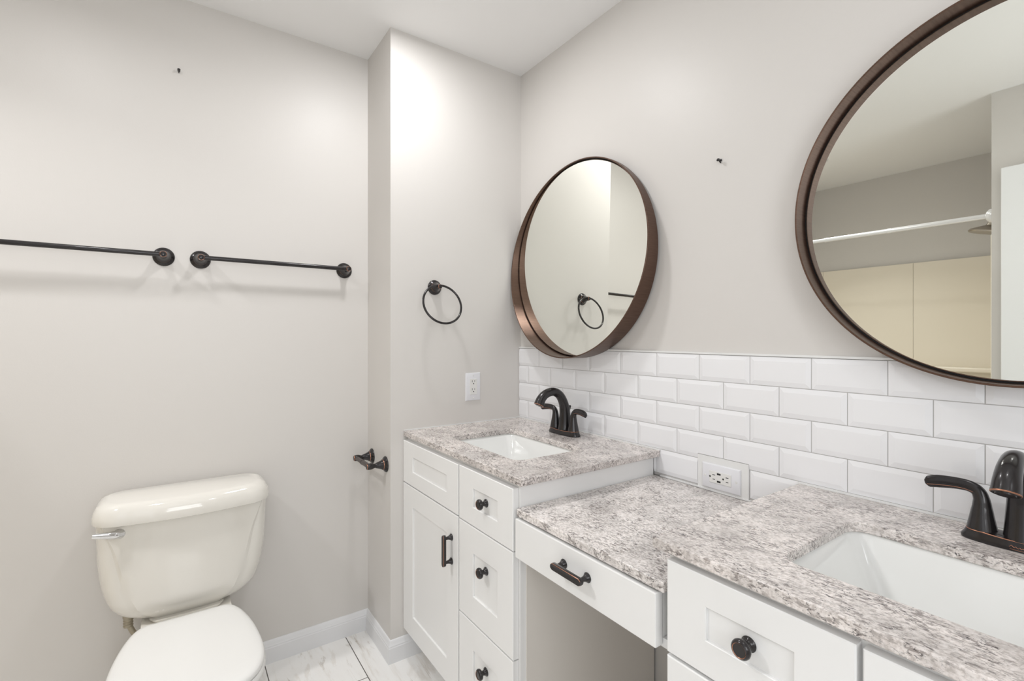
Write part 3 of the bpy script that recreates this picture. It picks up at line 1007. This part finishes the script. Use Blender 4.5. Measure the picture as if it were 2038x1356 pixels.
# ------------------------------------------------------------------ picture nails
def nail(loc, axis, label):
    bm = bmesh.new()
    a = Vector(axis)
    up = Vector((0, 0, 1))
    d = (a + up * 0.45).normalized()
    lathe(bm, [(0.0, 0.0), (0.0016, 0.0), (0.0016, 0.013), (0.0044, 0.0135), (0.0050, 0.0155), (0.0030, 0.0178), (0.0, 0.0182)], (0, 0, 0), d, 14)
    lathe(bm, [(0.0, 0.0), (0.0040, 0.0), (0.0040, 0.0022), (0.0, 0.0030)], (0, 0, 0.0075), a, 12)
    o = finish(bm, 'nail', M['bronze'], None, loc, smooth=40)
    return tag(o, label, 'nail')
nail((XB, -1.2768, 2.1790), (1, 0, 0), 'small black nail high on the left wall above the toilet')
nail((0.9890, 0.010, 1.7560), (0, -1, 0), 'small black nail in the wall between the two round mirrors')

# ------------------------------------------------------------------ what the large mirror shows
def shower():
    s = empty('shower_surround', (0.46, YF, 0))
    tag(s, 'almond panelled shower surround seen in the large right mirror', 'shower surround')
    zt = 1.775
    bm = bmesh.new()
    xs = [XB - 0.46 + 0.002, 0.02 - 0.46, 0.60 - 0.46, XO - 0.46 - 0.002]
    for a, b in zip(xs[:-1], xs[1:]):
        box(bm, a + 0.0006, b - 0.0006, 0.001, 0.028, 0.05, zt)
    finish(bm, 'back_panel', M['surround'], s, smooth=0, bevel=0.0015)
    bm = bmesh.new()
    box(bm, XO - 0.46 - 0.028, XO - 0.46 - 0.001, 0.030, 0.92, 0.05, zt)
    finish(bm, 'side_panel', M['surround'], s, smooth=0, bevel=0.006)
    bm = bmesh.new()
    box(bm, XB - 0.46 + 0.001, XB - 0.46 + 0.026, 0.030, 0.92, 0.05, zt)
    finish(bm, 'side_panel', M['surround'], s, smooth=0, bevel=0.006)
    bm = bmesh.new()
    box(bm, XB - 0.46 + 0.030, XO - 0.46 - 0.030, 0.028, 0.10, 1.02, 1.05)
    finish(bm, 'ledge', M['surround'], s, smooth=0, bevel=0.008)
    bm = bmesh.new()
    box(bm, XB - 0.46 + 0.001, XO - 0.46 - 0.001, 0.001, 0.95, 0.0, 0.05)
    finish(bm, 'base', M['surround'], s, smooth=0, bevel=0.008)
shower()

r_ = empty('curtain_rod', ((XB + XO) / 2, -2.105, 1.862))
tag(r_, 'white tension shower curtain rod seen across the large mirror', 'curtain rod')
h = (XO - XB) / 2
bm = bmesh.new()
lathe(bm, [(0.0105, -h + 0.02), (0.0105, -0.05), (0.0130, -0.05), (0.0130, -0.03), (0.0120, -0.03), (0.0120, 0.28), (0.0140, 0.28), (0.0140, 0.30), (0.0128, 0.30), (0.0128, h - 0.02)], (0, 0, 0), (1, 0, 0), 20)
finish(bm, 'rod', M['rod'], r_, smooth=40)
for s_ in (-1, 1):
    bm = bmesh.new()
    lathe(bm, [(0.0, 0.0), (0.034, 0.0), (0.036, 0.008), (0.033, 0.024), (0.024, 0.034), (0.015, 0.038), (0.0, 0.038)], (s_ * h, 0, 0), (-s_, 0, 0), 24)
    finish(bm, 'flange', M['rod'], r_, smooth=40)

sh = empty('rain_shower', (XO, -2.55, 1.93))
tag(sh, 'brushed nickel shower head seen under the rod in the large mirror', 'shower head')
bm = bmesh.new()
tube(bm, [(0, 0, 0.03), (-0.04, 0, 0.035), (-0.08, 0, 0.02), (-0.098, 0, -0.02)], 0.011, 14, 6)
lathe(bm, [(0.0, 0.0), (0.03, 0.0), (0.026, 0.008), (0.012, 0.012)], (0, 0, 0.03), (-1, 0, 0), 20)
finish(bm, 'arm', M['nickel'], sh, smooth=40)
bm = bmesh.new()
lathe(bm, [(0.0, -0.005), (0.014, 0.0), (0.020, 0.022), (0.050, 0.034), (0.082, 0.048), (0.090, 0.058), (0.086, 0.066), (0.0, 0.066)], (-0.098, 0, -0.02), (-0.22, 0, -1), 32)
finish(bm, 'spray_plate', M['nickel'], sh, smooth=40)

# open white door resting back against the opposite wall
bm = bmesh.new()
box(bm, 1.232, 1.992, YO + 0.022, YO + 0.057, 0.012, 2.055)
o = finish(bm, 'door_1', M['door'], smooth=0, bevel=0.004)
o['kind'] = 'structure'

# trim rings of the recessed ceiling lamps, the added alcove lamp included
for i, (x, y) in enumerate(DOWNLIGHTS):
    bm = bmesh.new()
    lathe(bm, [(0.068, -0.0002), (0.088, -0.0002), (0.086, -0.005), (0.072, -0.008), (0.068, -0.0002)], (0, 0, 0), (0, 0, 1), 32)
    o = finish(bm, 'trim_%d' % (i + 2), M['trim'], None, (x, y, CEIL), smooth=40)
    o['kind'] = 'structure'

# things that come more than once share a group
GROUPS = {'faucet': 'bronze faucets on the vanity counters', 'sink': 'undermount sinks', 'mirror': 'round mirrors over the vanity', 'cabinet': 'vanity cabinets',
          'countertop': 'granite countertops', 'outlet': 'wall outlets', 'nail': 'picture nails left in the walls', 'towel bar': 'towel bars on the left wall'}
for o in S.objects:
    if o.parent is None and o.get('category') in GROUPS:
        o['group'] = GROUPS[o['category']]
